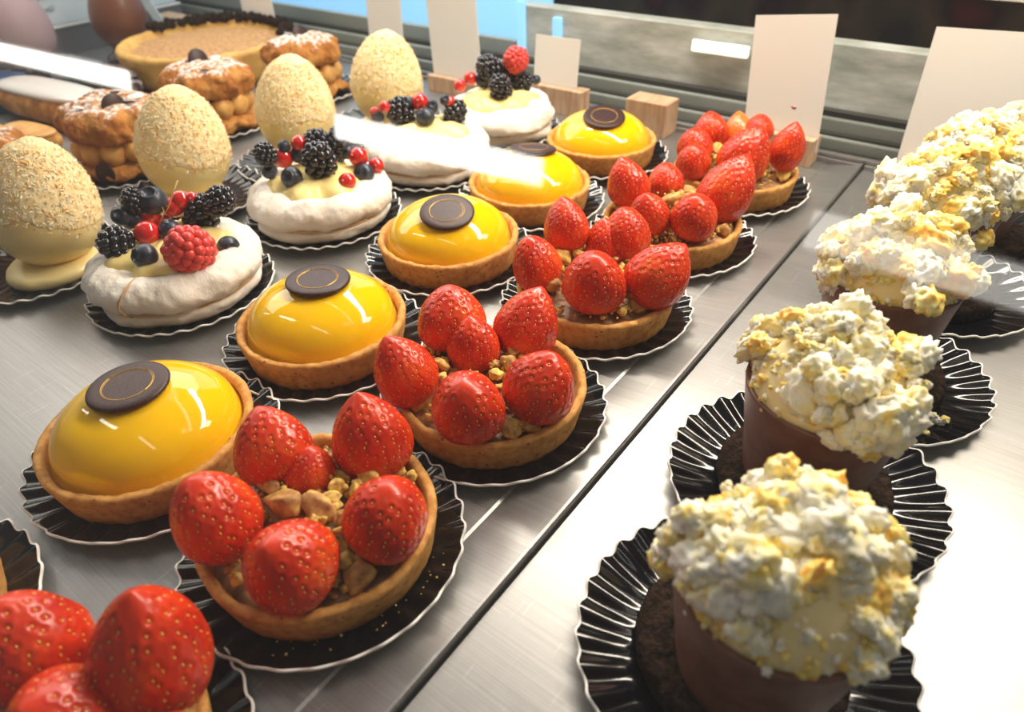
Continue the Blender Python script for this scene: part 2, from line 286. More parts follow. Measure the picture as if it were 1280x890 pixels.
def box(x0, x1, y0, y1, z0, z1):
    V = [(x0,y0,z0),(x1,y0,z0),(x1,y1,z0),(x0,y1,z0),(x0,y0,z1),(x1,y0,z1),(x1,y1,z1),(x0,y1,z1)]
    return V, [(3,2,1,0),(4,5,6,7),(0,1,5,4),(1,2,6,5),(2,3,7,6),(3,0,4,7)]
def bevbox(name, x0, x1, y0, y1, z0, z1, matn, bev=.08, seg=2):
    V, F = box(x0,x1,y0,y1,z0,z1); me = mk(name, V, F, matn, False)
    bm = bmesh.new(); bm.from_mesh(me); bmesh.ops.bevel(bm, geom=bm.edges[:], offset=bev*S, segments=seg, profile=.5, affect='EDGES')
    bm.to_mesh(me); bm.free(); return me
_ico = {}
def ico(sub):
    if sub not in _ico:
        bm = bmesh.new(); bmesh.ops.create_icosphere(bm, subdivisions=sub, radius=1)
        _ico[sub] = (np.array([v.co[:] for v in bm.verts]), [tuple(v.index for v in f.verts) for f in bm.faces]); bm.free()
    return _ico[sub]
def join(parts):
    V, F, fm, n = [], [], [], 0
    for p in parts:
        v, f = p[0], p[1]; mi = p[2] if len(p) > 2 else 0
        V.append(np.asarray(v)); F += [tuple(i+n for i in q) for q in f]; fm += [mi]*len(f); n += len(v)
    return np.vstack(V), F, fm
def tube(path, r, n=8):
    V, F = [], []
    P_ = [Vector(p) for p in path]
    for i, p in enumerate(P_):
        t = (P_[min(i+1, len(P_)-1)]-P_[max(i-1, 0)]).normalized(); a = t.orthogonal().normalized(); b_ = t.cross(a)
        rr = r[i] if isinstance(r, (list, tuple)) else r
        for k in range(n): V.append(p + (a*math.cos(2*PI*k/n)+b_*math.sin(2*PI*k/n))*rr)
    for i in range(len(P_)-1):
        for k in range(n): F.append((i*n+k, i*n+(k+1) % n, (i+1)*n+(k+1) % n, (i+1)*n+k))
    F.append(tuple(reversed(range(n)))); F.append(tuple(range(len(V)-n, len(V))))
    return np.array([v[:] for v in V]), F

# ------------------------------------------------------------------ setting
V, F = box(-140, 60, -40, 49, -2.2, -1.2); struct(put('floor', mk('floor', V, F, 'grey_panel', False)))
# two steel trays, each with a folded flange
def tray(name, x0, x1, y0, y1, label, fl_right):
    t = thing(name, label, 'tray', ((x0+x1)/2, (y0+y1)/2, -1.2)); cx, cy = (x0+x1)/2, (y0+y1)/2
    a = x1-2.5 if fl_right else x1
    prof = [(x0, -.9), (x0, 0.0)] + ([(a, 0), (a+.12, -.05), (x1-.22, .24), (x1-.17, .34), (x1-.05, .34), (x1, .26), (x1, -.9)] if fl_right else [(x1, 0), (x1, -.9)])
    V = []; 
    for x, z in prof: V += [(x-cx, y0-cy, z+1.2), (x-cx, y1-cy, z+1.2)]
    F = [(2*i, 2*i+2, 2*i+3, 2*i+1) for i in range(len(prof)-1)]
    F = [tuple(reversed(f)) for f in F]
    put('tray_surface', mk('tray_surface', V, F, 'steel', False), t)
    put('rear_flange', bevbox('rear_flange', x0-cx, x1-cx, y1-cy-.35, y1-cy, 1.2, 1.5, 'steel', .06), t)
    return t
tray('steel_tray', -88, -.06, -30, 48.6, 'long brushed steel tray on the left carrying the tarts, meringues and eggs', True)
tray('steel_tray', .06, 45, -30, 48.6, 'brushed steel tray on the right carrying the popcorn topped desserts', False)

# rear of the case: stepped door rails, stone back, window, dim shop
def sbox(name, x0,x1,y0,y1,z0,z1, m_, bev=.1): return struct(put(name, bevbox(name, x0,x1,y0,y1,z0,z1, m_, bev)))
sbox('trim_1', -110, 60, 48.7, 49.3, -1.2, .55, 'steel', .08)
sbox('trim_2', -110, 60, 49.3, 50.3, -1.2, .35, 'rail_dark', .02)
sbox('trim_3', -110, 60, 49.9, 50.5, .3, 1.25, 'rail', .12)
sbox('trim_4', -110, 60, 50.3, 51.2, .2, 1.45, 'rail_dark', .02)
sbox('trim_5', -110, 60, 50.9, 51.5, 1.3, 2.35, 'rail', .12)
sbox('trim_6', -110, 60, 51.3, 52.2, 1.2, 2.75, 'rail_dark', .02)
sbox('trim_7', -110, -34, 51.9, 52.6, 2.3, 4.1, 'rail', .12)
sbox('wall_back', -34, 60, 52.2, 54, 2.0, 7.3, 'marble', .1)
sbox('glow_streak_1', -34, -33.2, 51.8, 52.3, 2.7, 7.6, 'blue_glow', .05)  # self-lit bar added for a bluish streak of light at the glass edge
sbox('glow_streak_2', -29.9, -29.0, 51.8, 52.3, 2.9, 6.6, 'blue_glow', .05)  # second self-lit bar, another blue light streak drawn as a solid piece
V, F = box(-130, -34.2, 58, 58.4, 1.0, 40); struct(put('window_1', mk('window_1', V, F, 'blue_glow', False)))
V, F = box(-130, 80, 84, 85, -5, 60); struct(put('wall_rear', mk('wall_rear', V, F, 'dim_back', False)))
# steel-edged shelf high at the back right
me = bevbox('glass_shelf', -13, 13, -.15, .15, -.12, .12, 'white_trim', .05)
tag(put('shelf_edge', me, loc=(4, 49, 11.6)), 'thin pale metal shelf edge above the wide right hand card', 'shelf')
# left end of the case
sbox('wall_left', -90, -88.1, -30, 49, -1.2, 2.95, 'grey_panel', .05)
sbox('baseboard_left', -88.3, -87.9, -30, 49, 2.95, 3.25, 'white_trim', .05)
V, F = box(-89.3, -89.0, -30, 49, 3.2, 30); o = struct(put('window_2', mk('window_2', V, F, 'end_sheet', False)))

# ------------------------------------------------------------------ fluted plates
def plate_mesh(n=30, dep=.42, name='plate'):
    na = n*8; rads = [0, 1.6, 3.0, 3.45, 3.8, 4.1, 4.4, 4.65, 4.86, 4.93]
    def surf(off, rr):
        V, F, rows = [], [], []
        for r in rr:
            if r == 0: rows.append([len(V)]); V.append((0,0,.1+off)); continue
            t = max(0, (r-3.15)/1.75); row = []
            for k in range(na):
                a = 2*PI*k/na; c = math.cos(n*a); c = math.copysign(abs(c)**.9, c)
                z = .1 + dep*t**1.3 + .095*c*min(1, t*1.3) + off; ro = r*(1+.012*c*t)
                row.append(len(V)); V.append((ro*math.cos(a), ro*math.sin(a), max(z, .02+off)))
            rows.append(row)
        for a, b in zip(rows, rows[1:]):
            for k in range(na):
                k2 = (k+1) % na
                F.append((a[0], b[k], b[k2]) if len(a) == 1 else (a[k], b[k], b[k2], a[k2]))
        return V, F, rows
    V, F, rows = surf(0, rads)
    top = mk(name+'_black', V, F, 'black_paper')
    V, F, rows = surf(-.05, rads + [4.985]); base_rows = rows
    # thin lip that turns over the black layer
    k0 = len(V); last = rows[-1]; lip = []
    for i in last: x, y, z = V[i]; V.append((x, y, z+.085))
    lip = list(range(k0, k0+len(last)))
    k1 = len(V)
    for i in last: x, y, z = V[i]; V.append((x*.985, y*.985, z+.075))
    lip2 = list(range(k1, k1+len(last)))
    for A, B in ((last, lip), (lip, lip2)):
        for k in range(na): k2 = (k+1) % na; F.append((A[k], B[k], B[k2], A[k2]))
    under = mk(name+'_white', V, F, 'white_paper')
    return top, under
PT, PU = plate_mesh()
PT2, PU2 = plate_mesh(32, .52, 'deep_plate')
def plate(x, y, label, z=0, rz=None, deep=False, group='black fluted plates'):
    t = thing('fluted_plate', label, 'plate', (x, y, z), random.random()*6 if rz is None else rz, group)
    put('black_surface', PT2 if deep else PT, t, (0,0,.05)); put('white_rim', PU2 if deep else PU, t, (0,0,.05))
    return t
ZP = .16   # pastry base height on a plate

# ------------------------------------------------------------------ tart shell
def shell_mesh(seed):
    prof = refine([(0,0),(3.72,0),(3.82,.08),(3.98,.9),(4.10,1.52),(4.06,1.62),(3.92,1.66),(3.76,1.60),(3.70,1.42),(3.66,1.12),(0,1.05)], .2)
    def d(v):
        r = math.hypot(v.x, v.y)
        if r < 3.4: return v[:]
        n_ = N3(v, .8, seed)*.06 + N3(v, 3.5, seed)*.015 + N3(v, 9, seed)*.012
        k = 1+n_/r; dz = (N3(v, 2.2, seed+5)*.06+N3(v, 7, seed+5)*.05) if v.z > 1.4 else 0
        return (v.x*k, v.y*k, v.z+dz)
    V, F = lathe(prof, 144, d); return mk('tart_shell', V, F, 'crust')
SHELL = [shell_mesh(i) for i in range(3)]

# ------------------------------------------------------------------ strawberries
def fib(n):
    i = np.arange(n)+.5; ph = np.arccos(1-2*i/n); th = PI*(1+5**.5)*i
    return np.stack([np.cos(th)*np.sin(ph), np.sin(th)*np.sin(ph), np.cos(ph)], 1)
def berry_prof(t, sharp, peak=.40):
    if t < peak: return math.sqrt(max(0, 1-(1-t/peak)**2))**.92
    u = (t-peak)/(1-peak); return max(0, math.cos(u*PI/2))**sharp
def strawberry_mesh(seed, sharp, ln, nseed=185):
    na, nt_ = 104, 76; seeds = []
    for k in range(nseed):
        t = .10+.84*(k+.5)/nseed; a = k*2.399963
        seeds.append((t, a))
    def pt(t, a):
        r = berry_prof(t, sharp); x, y, z = r*math.cos(a), r*math.sin(a), (t-.42)*ln
        b_ = 1+.06*noise.noise(Vector((x*1.1+seed*9, y*1.1, z*1.1)))+.02*math.sin(3*a+seed)
        return np.array((x*b_, y*b_*(1-.05*(seed % 2)), z))
    # equal-area-ish seed spacing
    ts = np.linspace(0, 1, 400); w_ = np.array([berry_prof(t, sharp) for t in ts])+.02; cw = np.cumsum(w_)/w_.sum()
    seeds = [(float(np.interp(.05+.93*(k+.5)/nseed, cw, ts)), k*2.399963+.15*math.sin(k*1.7)) for k in range(nseed)]
    SP = np.array([pt(t, a) for t, a in seeds])
    V, F = [], []
    V.append(pt(0, 0)*np.array((0,0,1)))
    for i in range(1, nt_):
        t = i/nt_; t = .5-.5*math.cos(PI*t)
        for k in range(na): V.append(pt(t, 2*PI*k/na))
    V.append(pt(1, 0)*np.array((0,0,1))); V = np.array(V)
    for k in range(na): F.append((0, 1+(k+1) % na, 1+k))
    for i in range(nt_-2):
        for k in range(na): a = 1+i*na; b_ = a+na; F.append((a+k, a+(k+1) % na, b_+(k+1) % na, b_+k))
    L = len(V)-1; a = 1+(nt_-2)*na
    for k in range(na): F.append((a+k, a+(k+1) % na, L))
    D = np.linalg.norm(V[:, None]-SP[None], axis=2).min(1)
    nrm = V/np.maximum(np.linalg.norm(V, axis=1), 1e-6)[:, None]
    dd = -.045*np.exp(-(D/.050)**2) + .014*np.exp(-((D-.11)/.04)**2)
    V = V + nrm*dd[:, None]
    me = mk('strawberry', V, F, 'strawberry')
    parts = []; ov, of = np.array([(1,0,0),(-1,0,0),(0,1,0),(0,-1,0),(0,0,1),(0,0,-1)], float), [(0,2,4),(2,1,4),(1,3,4),(3,0,4),(2,0,5),(1,2,5),(3,1,5),(0,3,5)]
    for (t, a), p in zip(seeds, SP):
        n_ = Vector(p).normalized(); up = Vector((0,0,1)); s_ = up.cross(n_).normalized(); tt = n_.cross(s_)
        R_ = np.array([s_[:], tt[:], n_[:]]).T
        parts.append((ov*np.array((.026,.044,.020))@R_.T + p - np.array(n_[:])*.018, of))
    V, F, _ = join(parts); se = mk('strawberry_seeds', V, F, 'seed', True)
    return me, se
SB = [strawberry_mesh(1, .66, 2.3), strawberry_mesh(2, .74, 2.7, 210), strawberry_mesh(3, .56, 2.15)]
pale = SB[1][0].copy(); pale.materials.clear(); pale.materials.append(M['strawberry_pale'])

# ------------------------------------------------------------------ pistachio fragments
def chunk_mesh(seed, m_, flat=.62, sub=3):
    v, f = ico(sub); V = v.copy(); rs = np.random.RandomState(seed)
    for _ in range(5):                                   # facets like cut nut
        n_ = rs.normal(size=3); n_ /= np.linalg.norm(n_); h = .45+.4*rs.rand(); d = V@n_; k = d > h; V[k] -= np.outer(d[k]-h, n_)*.9
    V = np.array([p*(1+.22*N3(p, 1.6, seed)+.10*N3(p, 4, seed)) for p in V])*np.array((1,.7,flat))
    return mk('pistachio_piece', V*.5, f, m_)
CH = [chunk_mesh(i, 'pistachio' if i % 3 else 'pistachio_skin') for i in range(9)]
def crumbs_mesh(name, n, rfun, m_, s0=.05, s1=.13, seed=1):
    rs = random.Random(seed); parts = []; v, f = ico(1)
    for i in range(n):
        x, y, z = rfun(rs); s_ = rs.uniform(s0, s1); q = np.array([[rs.uniform(.5, 1.2) for _ in range(3)]])
        parts.append((v*q*s_+np.array((x, y, z)), f, rs.randrange(len(m_)) if isinstance(m_, list) else 0))
    V, F, fm = join(parts); return mk(name, V, F, m_, False, fm)

def tart_base(key, label, x, y, z=0, group=None, name='strawberry_tart', cat='tart', k=0):
    t = thing(name, label, cat, (x, y, z+ZP), 0, group)
    put('tart_shell', SHELL[k % 3], t, rot=(0,0,k*1.7)); return t
def cream_disc(seed):
    prof = refine([(3.68,1.10),(3.5,1.30),(2.5,1.48),(0,1.5)][::-1], .25)
    V, F = lathe(prof, 72, lambda v: (v.x, v.y, v.z+.10*N3(v, 1.3, seed)+.04*N3(v, 4, seed)))
    F = [tuple(reversed(q)) for q in F]
    return mk('cream_filling', V, F, 'pastry_cream')
CREAM = cream_disc(3)

# ------------------------------------------------------------------ strawberry tarts
POINTED = {('S0',1),('S1',3),('S2',3),('S2',0),('S3',5),('S3',1),('S4',4),('S4',0),('S5',5),('S5',6)}
def strawberry_tart(key, x, y, z, label, plabel, k):
    plate(x+.02, y, plabel, z)
    t = tart_base(key, label, x, y, z, 'row of strawberry tarts', k=k)
    put('cream_filling', CREAM, t, rot=(0,0,k))
    for i, (bx, by, bz, r, ax, ay, hs) in enumerate(STRAWBERRIES[key]):
        v = 1 if (key, i) in POINTED else (0, 2)[(i+k) % 2]
        me, se = SB[v]
        if key == 'S5' and i == 3: me = pale
        o = put('strawberry', me, t, (bx, by, bz), scale=(r, r, r*(hs if v != 1 else max(.92, hs*.9))), axis=(ax, ay, 1), spin=i*1.3+k)
        put('seeds', se, o)['kind'] = 'stuff'
    rs = random.Random(40+k)
    for i, (nx, ny, nz, s_) in enumerate(NUTS[key]):
        o = put('pistachio_piece', CH[rs.randrange(9)], t, (nx, ny, nz+.12), rot=(rs.uniform(-.6,.6), rs.uniform(-.6,.6), rs.uniform(0,6)), scale=s_*1.2)
    for i in range(16):       # small nuts filling the channel between the berries
        a = rs.uniform(0, 2*PI); q = rs.uniform(.2, 2.2)
        put('pistachio_piece', CH[rs.randrange(9)], t, (q*math.cos(a), q*math.sin(a), 2.0+rs.random()*.4), rot=(rs.uniform(-.9,.9), rs.uniform(-.9,.9), rs.uniform(0,6)), scale=rs.uniform(.45, .85))
    def spot(q):
        a = q.uniform(0, 2*PI); r_ = 3.4*math.sqrt(q.random()); return (r_*math.cos(a), r_*math.sin(a), 1.52+q.random()*(.25 if r_ > 2.2 else .35 if r_ > 1.7 else 1.0))
    put('pistachio_crumbs', crumbs_mesh('pistachio_crumbs', 520 if key == 'S1' else 330, spot, ['pistachio','pistachio','pistachio_skin'], .05, .18, k), t)['kind'] = 'stuff'
    return t
strawberry_tart('S0', -5.6, -7.0, 0, 'strawberry pistachio tart cut off by the bottom left corner of the photo', 'black fluted plate under the nearest strawberry tart at the bottom left corner', 0)
t1 = strawberry_tart('S1', -6.23, 2.7, .10, 'large strawberry tart heavy with green pistachio crumbs, in front of the lemon tarts', 'black fluted plate with pistachio specks under the pistachio dusted strawberry tart', 1)
strawberry_tart('S2', -5.95, 12.0, 0, 'strawberry tart with one dusted front berry, second full one from the front', 'black fluted plate under the strawberry tart in the middle of the photo', 2)
strawberry_tart('S3', -6.3, 21.2, .10, 'strawberry tart with a berry pointing right, third full one from the front', 'black fluted plate under the third full strawberry tart', 3)
strawberry_tart('S4', -6.5, 30.3, 0, 'strawberry tart second from the back, with pale pistachio halves between pointed berries', 'black fluted plate under the second strawberry tart from the back', 4)
strawberry_tart('S5', -6.3, 39.3, .10, 'rearmost strawberry tart, one berry orange, in front of the tall stained card', 'black fluted plate under the rearmost strawberry tart', 5)
# specks fallen on the first plate
def spot(q):
    a = q.uniform(-1.1, .6); r_ = q.uniform(4.0, 4.6); return (r_*math.cos(a), r_*math.sin(a), .38+.3*(r_-4))
put('pistachio_specks', crumbs_mesh('pistachio_specks', 26, spot, 'pistachio', .02, .05, 77), t1)['kind'] = 'stuff'

# ------------------------------------------------------------------ lemon tarts
def dome_mesh():
    prof = [(3.66, 1.18), (3.60, 1.36)] + [(3.56*math.cos(a)**.92, 1.36+2.12*math.sin(a)) for a in [i*PI/2/26 for i in range(1, 26)]] + [(0, 3.48)]
    V, F = lathe(prof, 120, lambda v: (v.x*(1+.012*N3(v, .35, 2)), v.y*(1+.012*N3(v, .35, 4)), v.z+.02*N3(v, .9, 3))); return mk('lemon_dome', V, F, 'lemon')
DOME = dome_mesh()
V, F = lathe([(0,0),(1.40,0),(1.50,.05),(1.53,.12),(1.50,.19),(1.42,.225),(1.2,.235),(0,.235)], 72)
DISC = mk('chocolate_disc', V, F, 'chocolate_disc')
def ring_mesh():
    parts = []
    for r, dx in ((.98, 0), (.93, .035)):
        parts.append(tube([(r*math.cos(a)+dx, r*.98*math.sin(a), .24) for a in [2*PI*i/64 for i in range(65)]], .014, 5))
    V, F, _ = join(parts); return mk('gold_ring', V, F, 'gold')
RING = ring_mesh()
def lemon_tart(x, y, z, dx, dy, label, plabel, k):
    plate(x+.03, y+.02, plabel, z)
    t = tart_base('L', label, x, y, z, 'row of lemon tarts', name='lemon_tart', k=k)
    put('lemon_dome', DOME, t, rot=(0,0,k*.9))
    q = math.hypot(dx, dy); zz = 1.36+2.12*math.sqrt(max(0, 1-(q/3.56)**2))
    ax = (dx*.22, dy*.22, 1)
    d = put('chocolate_disc', DISC, t, (dx, dy, zz-.06), axis=ax, spin=k); put('gold_ring', RING, d)
lemon_tart(-15.2, -8.6, 0, -.1, 0, 'lemon tart of which only the crust edge shows at the left edge of the photo', 'black fluted plate cut off at the left edge, below the nearest full lemon tart', 6)
lemon_tart(-15.45, 1.7, .14, -.1, 0, 'glossy yellow lemon tart nearest the camera at the left, chocolate disc set to its left', 'black fluted plate under the nearest full lemon tart', 1)
lemon_tart(-15.8, 11.05, 0, 0, .25, 'glossy yellow lemon tart second from the front, behind the left strawberry tart', 'black fluted plate under the lemon tart second from the front', 2)
lemon_tart(-16.2, 21.0, .14, .75, -.75, 'lemon tart between the meringue with upright blackberry and the third strawberry tart', 'black fluted plate under the middle lemon tart', 3)
lemon_tart(-16.85, 30.0, 0, -.2, .75, 'lemon tart second from the back, partly behind a white lamp reflection', 'black fluted plate under the lemon tart second from the back', 4)
lemon_tart(-16.8, 39.2, .14, .6, -.8, 'rearmost lemon tart, just in front of the bare wooden block', 'black fluted plate under the rearmost lemon tart', 5)

# ------------------------------------------------------------------ berries
def drupes(seed, n, rad, m_, squash=1.15, bump_=.27):
    v, f = ico(2); parts = []; D = fib(n); rs = random.Random(seed)
    core, cf = ico(2); parts.append((core*(.86 if m_ == 'raspberry' else .78)*np.array((1,1,squash)), cf))
    for p in D:
        q = p*np.array((1, 1, squash))*.80*(1+rs.uniform(-.04, .04)); parts.append((v*bump_*rs.uniform(.88, 1.1)+q, f))
    V, F, _ = join(parts); return mk(m_, V, F, m_)
BLACK = [drupes(i, 46, 1, 'blackberry', 1.15+.25*i) for i in range(2)]
RASP = drupes(5, 78, 1, 'raspberry', 1.02, .245)
def blue_mesh():
    prof = [(0,-.92)] + [(math.cos(a), .92*math.sin(a)) for a in [(-PI/2)+PI*i/28 for i in range(1, 24)]]
    z = prof[-1][1]; r = prof[-1][0]; prof += [(r*.95, z+.09), (r*.78, z+.07), (r*.66, z-.08), (0, z-.16)]
    V, F = lathe(prof, 40, lambda v: (v.x*(1+(.10*math.cos(5*math.atan2(v.y, v.x)) if v.z > z+.02 else 0)), v.y, v.z)); return mk('blueberry', V, F, 'blueberry')
BLUE = blue_mesh()
v, f = ico(4); V, F, fm = join([(v, f, 0), (ico(1)[0]*.13*np.array((1,1,1.3))+np.array((0,0,1.02)), ico(1)[1], 1)]); CUR = mk('redcurrant', V, F, ['currant', 'crack'], True, fm)

def meringue_mesh(seed, swirl):
    prof = smoothp([(0,0),(3.3,0),(4.0,.22),(4.30,.55),(4.34,.92),(3.98,1.08),(4.40,1.26),(4.66,1.75),(4.50,2.25),(4.05,2.62),(3.4,2.82),(2.85,2.72),(2.4,2.5),(0,2.4)], 2)
    prof = refine(prof, .16)
    def d(v):
        r = math.hypot(v.x, v.y)
        if r < .3: return v[:]
        a = math.atan2(v.y, v.x); g = v/max(r, 1)
        q = N3(v, .45, seed)*.26 + N3(v, 1.3, seed)*.12 + N3(v, 3.6, seed)*.05
        if swirl: q += .28*math.sin(2*a+v.z*1.6+seed)*(.4 if v.z < 1.2 else 1)+.12*math.sin(5*a+v.z*3)
        k = 1+q/max(r, 2.5)
        cr = abs(N3(Vector((math.cos(a)*2.2, math.sin(a)*2.2, v.z*.35)), 1.6, seed+9))
        if cr < .022 and r > 3.6: k -= .022*(1-cr/.022)
        dz = (N3(v, .7, seed+3)*.22+N3(v, 2.6, seed+3)*.07)*(1 if v.z > .5 else .15)
        return (v.x*k, v.y*k, max(0, v.z+dz))
    V, F = lathe(prof, 200, d); return mk('meringue_shell', V, F, 'meringue')
def cream_mound(seed):
    prof = refine(smoothp([(0,1.8),(2.6,1.9),(3.05,2.4),(2.95,2.85),(2.3,3.18),(1.2,3.32),(0,3.36)], 2), .2)
    def d(v):
        r = math.hypot(v.x, v.y); a = math.atan2(v.y, v.x)
        k = 1+.07*math.sin(6*a+seed)+.05*math.sin(9*a-seed)+.10*N3(v, .8, seed)
        return (v.x*k, v.y*k, v.z+.16*N3(v, 1.1, seed)+.10*math.sin(6*a+seed)*min(1, r/2)*(1 if v.z > 2.4 else 0))
    V, F = lathe(prof, 96, d); return mk('vanilla_cream', V, F, 'vanilla_cream')
def crack_mesh(seed):
    rs = random.Random(seed); a = -1.02; path = []   # a toasted fissure down the front side
    for z, r in ((2.90,3.25),(2.80,3.65),(2.68,4.02),(2.47,4.36),(2.18,4.62),(1.85,4.77),(1.5,4.72),(1.25,4.50)):
        a += rs.uniform(-.04, .045); path.append((r*math.cos(a), r*math.sin(a), z))
    return mk('toasted_crack', *tube(path, [.03,.06,.09,.08,.10,.07,.06,.04], 6), 'crack')
V, F = tube([((4.10+.05*math.sin(3*a))*math.cos(a), (4.10+.05*math.sin(3*a))*math.sin(a), 1.09+.03*math.sin(5*a)) for a in [2*PI*i/90 for i in range(91)]], .10, 6)
CREASE = mk('toasted_crease', V, F, 'crack')
def meringue(key, x, y, z, label, plabel, k, swirl=False, spin=0):
    plate(x-.05, y+.02, plabel, z)
    t = thing('berry_meringue', label, 'meringue', (x, y, z+ZP), 0, 'row of berry meringues')
    put('meringue_shell', meringue_mesh(k*3+1, swirl), t)
    put('vanilla_cream', cream_mound(k), t)
    put('toasted_crease', CREASE, t)
    rs = random.Random(k)
    for i, (kind, bx, by, bz, r) in enumerate(BERRIES[key]):
        q = math.hypot(bx, by)
        if kind == 'blackberry':
            me = BLACK[i % 2]; ax = (bx*.3+rs.uniform(-.5,.5), by*.3+rs.uniform(-.5,.5), .9)
            if key == 'M2' and i == 1: ax = (.35, -.5, 1)
            put('blackberry', me, t, (bx, by, bz), scale=r*.93, axis=ax)
        elif kind == 'raspberry':
            put('raspberry', RASP, t, (bx, by, bz), scale=r, axis=(.3, -.4, .8))
        elif kind == 'blueberry':
            put('blueberry', BLUE, t, (bx, by, bz), scale=r, axis=((1.2, -.2, .25) if (key, i) == ('M1', 9) else (rs.uniform(-.2,.9), rs.uniform(-1.2,.2), .7)))
        else: put('redcurrant', CUR, t, (bx, by, bz), scale=r, axis=(rs.uniform(-.5,1), -.8, .5))
    return t
tm = meringue('M1', -26.3, 9.7, 0, 'white meringue topped with a red raspberry and a redcurrant stem, nearest of the meringues', 'black fluted plate under the meringue with the raspberry', 1)
put('currant_stem', mk('currant_stem', *tube([(-.75,.0,3.6),(-.55,.35,4.2),(-.45,.9,4.7),(-.6,1.5,5.3),(-.75,2.0,5.75)], [.035,.04,.035,.03,.045], 6), 'stem'), tm)
put('currant_stem', mk('currant_stem', *tube([(-.55,.35,4.2),(-1.0,.7,4.25)], .025, 5), 'stem'), tm)
put('currant_stem', mk('currant_stem', *tube([(-.5,.6,4.5),(-1.2,.9,4.5)], .025, 5), 'stem'), tm)
put('toasted_crack', crack_mesh(4), tm)
meringue('M2', -26.5, 20.3, .10, 'white meringue topped with a long upright blackberry, second from the front', 'black fluted plate under the meringue with the upright blackberry', 2)
meringue('M3', -26.6, 30.6, 0, 'white meringue with berries partly hidden by the bright lamp reflection, third from the front', 'black fluted plate under the third meringue from the front', 3)
meringue('M4', -26.7, 39.5, .10, 'swirled white meringue at the back with a red berry on top, before two cards', 'black fluted plate under the rearmost meringue', 4, True)

# ------------------------------------------------------------------ crumb-coated eggs
def egg_r(t): return math.sqrt(max(0, 1-((t-.40)/(.60 if t > .40 else .40))**2))**(1.22 if t > .40 else .95) if 0 < t < 1 else 0
def egg_prof(h, R_, n=60): 
    ts = [.5-.5*math.cos(PI*i/n) for i in range(n+1)]; mxr = max(egg_r(t) for t in ts)
    return [(R_*egg_r(t)/mxr if 0 < i < n else 0, h*t) for i, t in enumerate(ts)]
EGGH = 7.35
def egg_meshes(seed, R_):
    V, F = lathe(egg_prof(EGGH, R_), 80); sh = mk('chocolate_shell', V, F, 'egg_shell')
    def edge(a): return 2.75+.25*math.sin(a*2+seed)+.35*noise.noise(Vector((math.cos(a)*2.5+seed, math.sin(a)*2.5, 1)))
    def d(v):
        a = math.atan2(v.y, v.x); e = edge(a); t = min(1, max(0, (v.z-e)/.35))
        n_ = (v-Vector((0,0,3.0))).normalized()
        q = -.10 + t*(.16 + .05*N3(v, 3.5, seed)+.05*N3(v, 8, seed)+.03*N3(v, 18, seed))
        return (v+n_*q)[:]
    V, F = lathe(egg_prof(EGGH, R_, 90), 150, d); co = mk('crumb_coating', V, F, 'flake_coat')
    rs = random.Random(seed); parts = []; pr = egg_prof(EGGH, R_, 200)
    fv = np.array([(-.5,-.3,0),(.5,-.35,.0),(.6,.3,.1),(-.4,.4,.05),(0,0,.22)]); ff = [(0,1,4),(1,2,4),(2,3,4),(3,0,4)]
    for i in range(2300):
        a = rs.uniform(0, 2*PI); z = 2.1+4.75*rs.random()**.9
        if z < edge(a)-.35*rs.random()**3: continue
        t = z/EGGH; mxr = _mx; r = R_*egg_r(t)/mxr
        p = np.array((r*math.cos(a), r*math.sin(a), z)); n_ = Vector((p[0], p[1], (z-3.0)*.8)).normalized()
        s_ = n_.orthogonal().normalized(); u = rs.uniform(0, 6.28); s2 = (s_*math.cos(u)+n_.cross(s_)*math.sin(u)+n_*rs.uniform(-.6,.6)).normalized(); s3 = n_.cross(s2)
        R3 = np.array([s2[:], s3[:], n_[:]]).T; sz = rs.uniform(.07, .19)
        parts.append((fv*np.array((sz*1.3, sz*.7, sz*.9))@R3.T+p+np.array(n_[:])*rs.uniform(.06, .14), ff, 0 if rs.random() < .60 else 1))
    V, F, fm = join(parts); fl = mk('wafer_flakes', V, F, ['flake_pale','flake_gold'], False, fm)
    return sh, co, fl
_mx = max(egg_r(i/200) for i in range(201))
EGG = [egg_meshes(3, 2.88), egg_meshes(8, 2.92)]
def foot(seed, r=2.55):
    V, F = lathe(refine(smoothp([(0,0),(r-.15,0),(r,.25),(r-.1,.62),(r-.6,.8),(0,.8)], 2), .2), 80, lambda v: (v.x*(1+.05*N3(v, 1.2, seed)), v.y*(1+.05*N3(v, 1.2, seed+2)), v.z))
    return mk('cream_foot', V, F, 'egg_shell')
FOOT = foot(2)
def egg(x, y, z, tilt, foot_xy, pl, label, plabel, k):
    plate(pl[0], pl[1], plabel, z)
    t = thing('crumb_coated_egg', label, 'chocolate egg', (foot_xy[0], foot_xy[1], z+ZP), 0, 'row of crumb coated eggs')
    put('cream_foot', FOOT, t)
    L = (x-foot_xy[0], y-foot_xy[1], .35); me = EGG[k % 2]
    e = put('chocolate_shell', me[0], t, (L[0]-tilt[0]*.45*2.6, L[1]-tilt[1]*.45*2.6, .30), axis=(tilt[0], tilt[1], 1), spin=k*1.9)
    put('crumb_coating', me[1], e); put('wafer_flakes', me[2], e)['kind'] = 'stuff'
egg(-35.5, 6.95, 0, (.02,.26), (-35.0, 6.5), (-36.3, 6.4), 'ivory egg with toasted crumb coating at the left edge, nearest of the eggs', 'black fluted plate under the nearest crumb coated egg', 0)
egg(-37.0, 17.2, .1, (.05,.15), (-36.3, 16.6), (-36.9, 17.2), 'ivory crumb coated egg directly behind the meringue with the raspberry', 'black fluted plate under the second crumb coated egg from the left', 1)
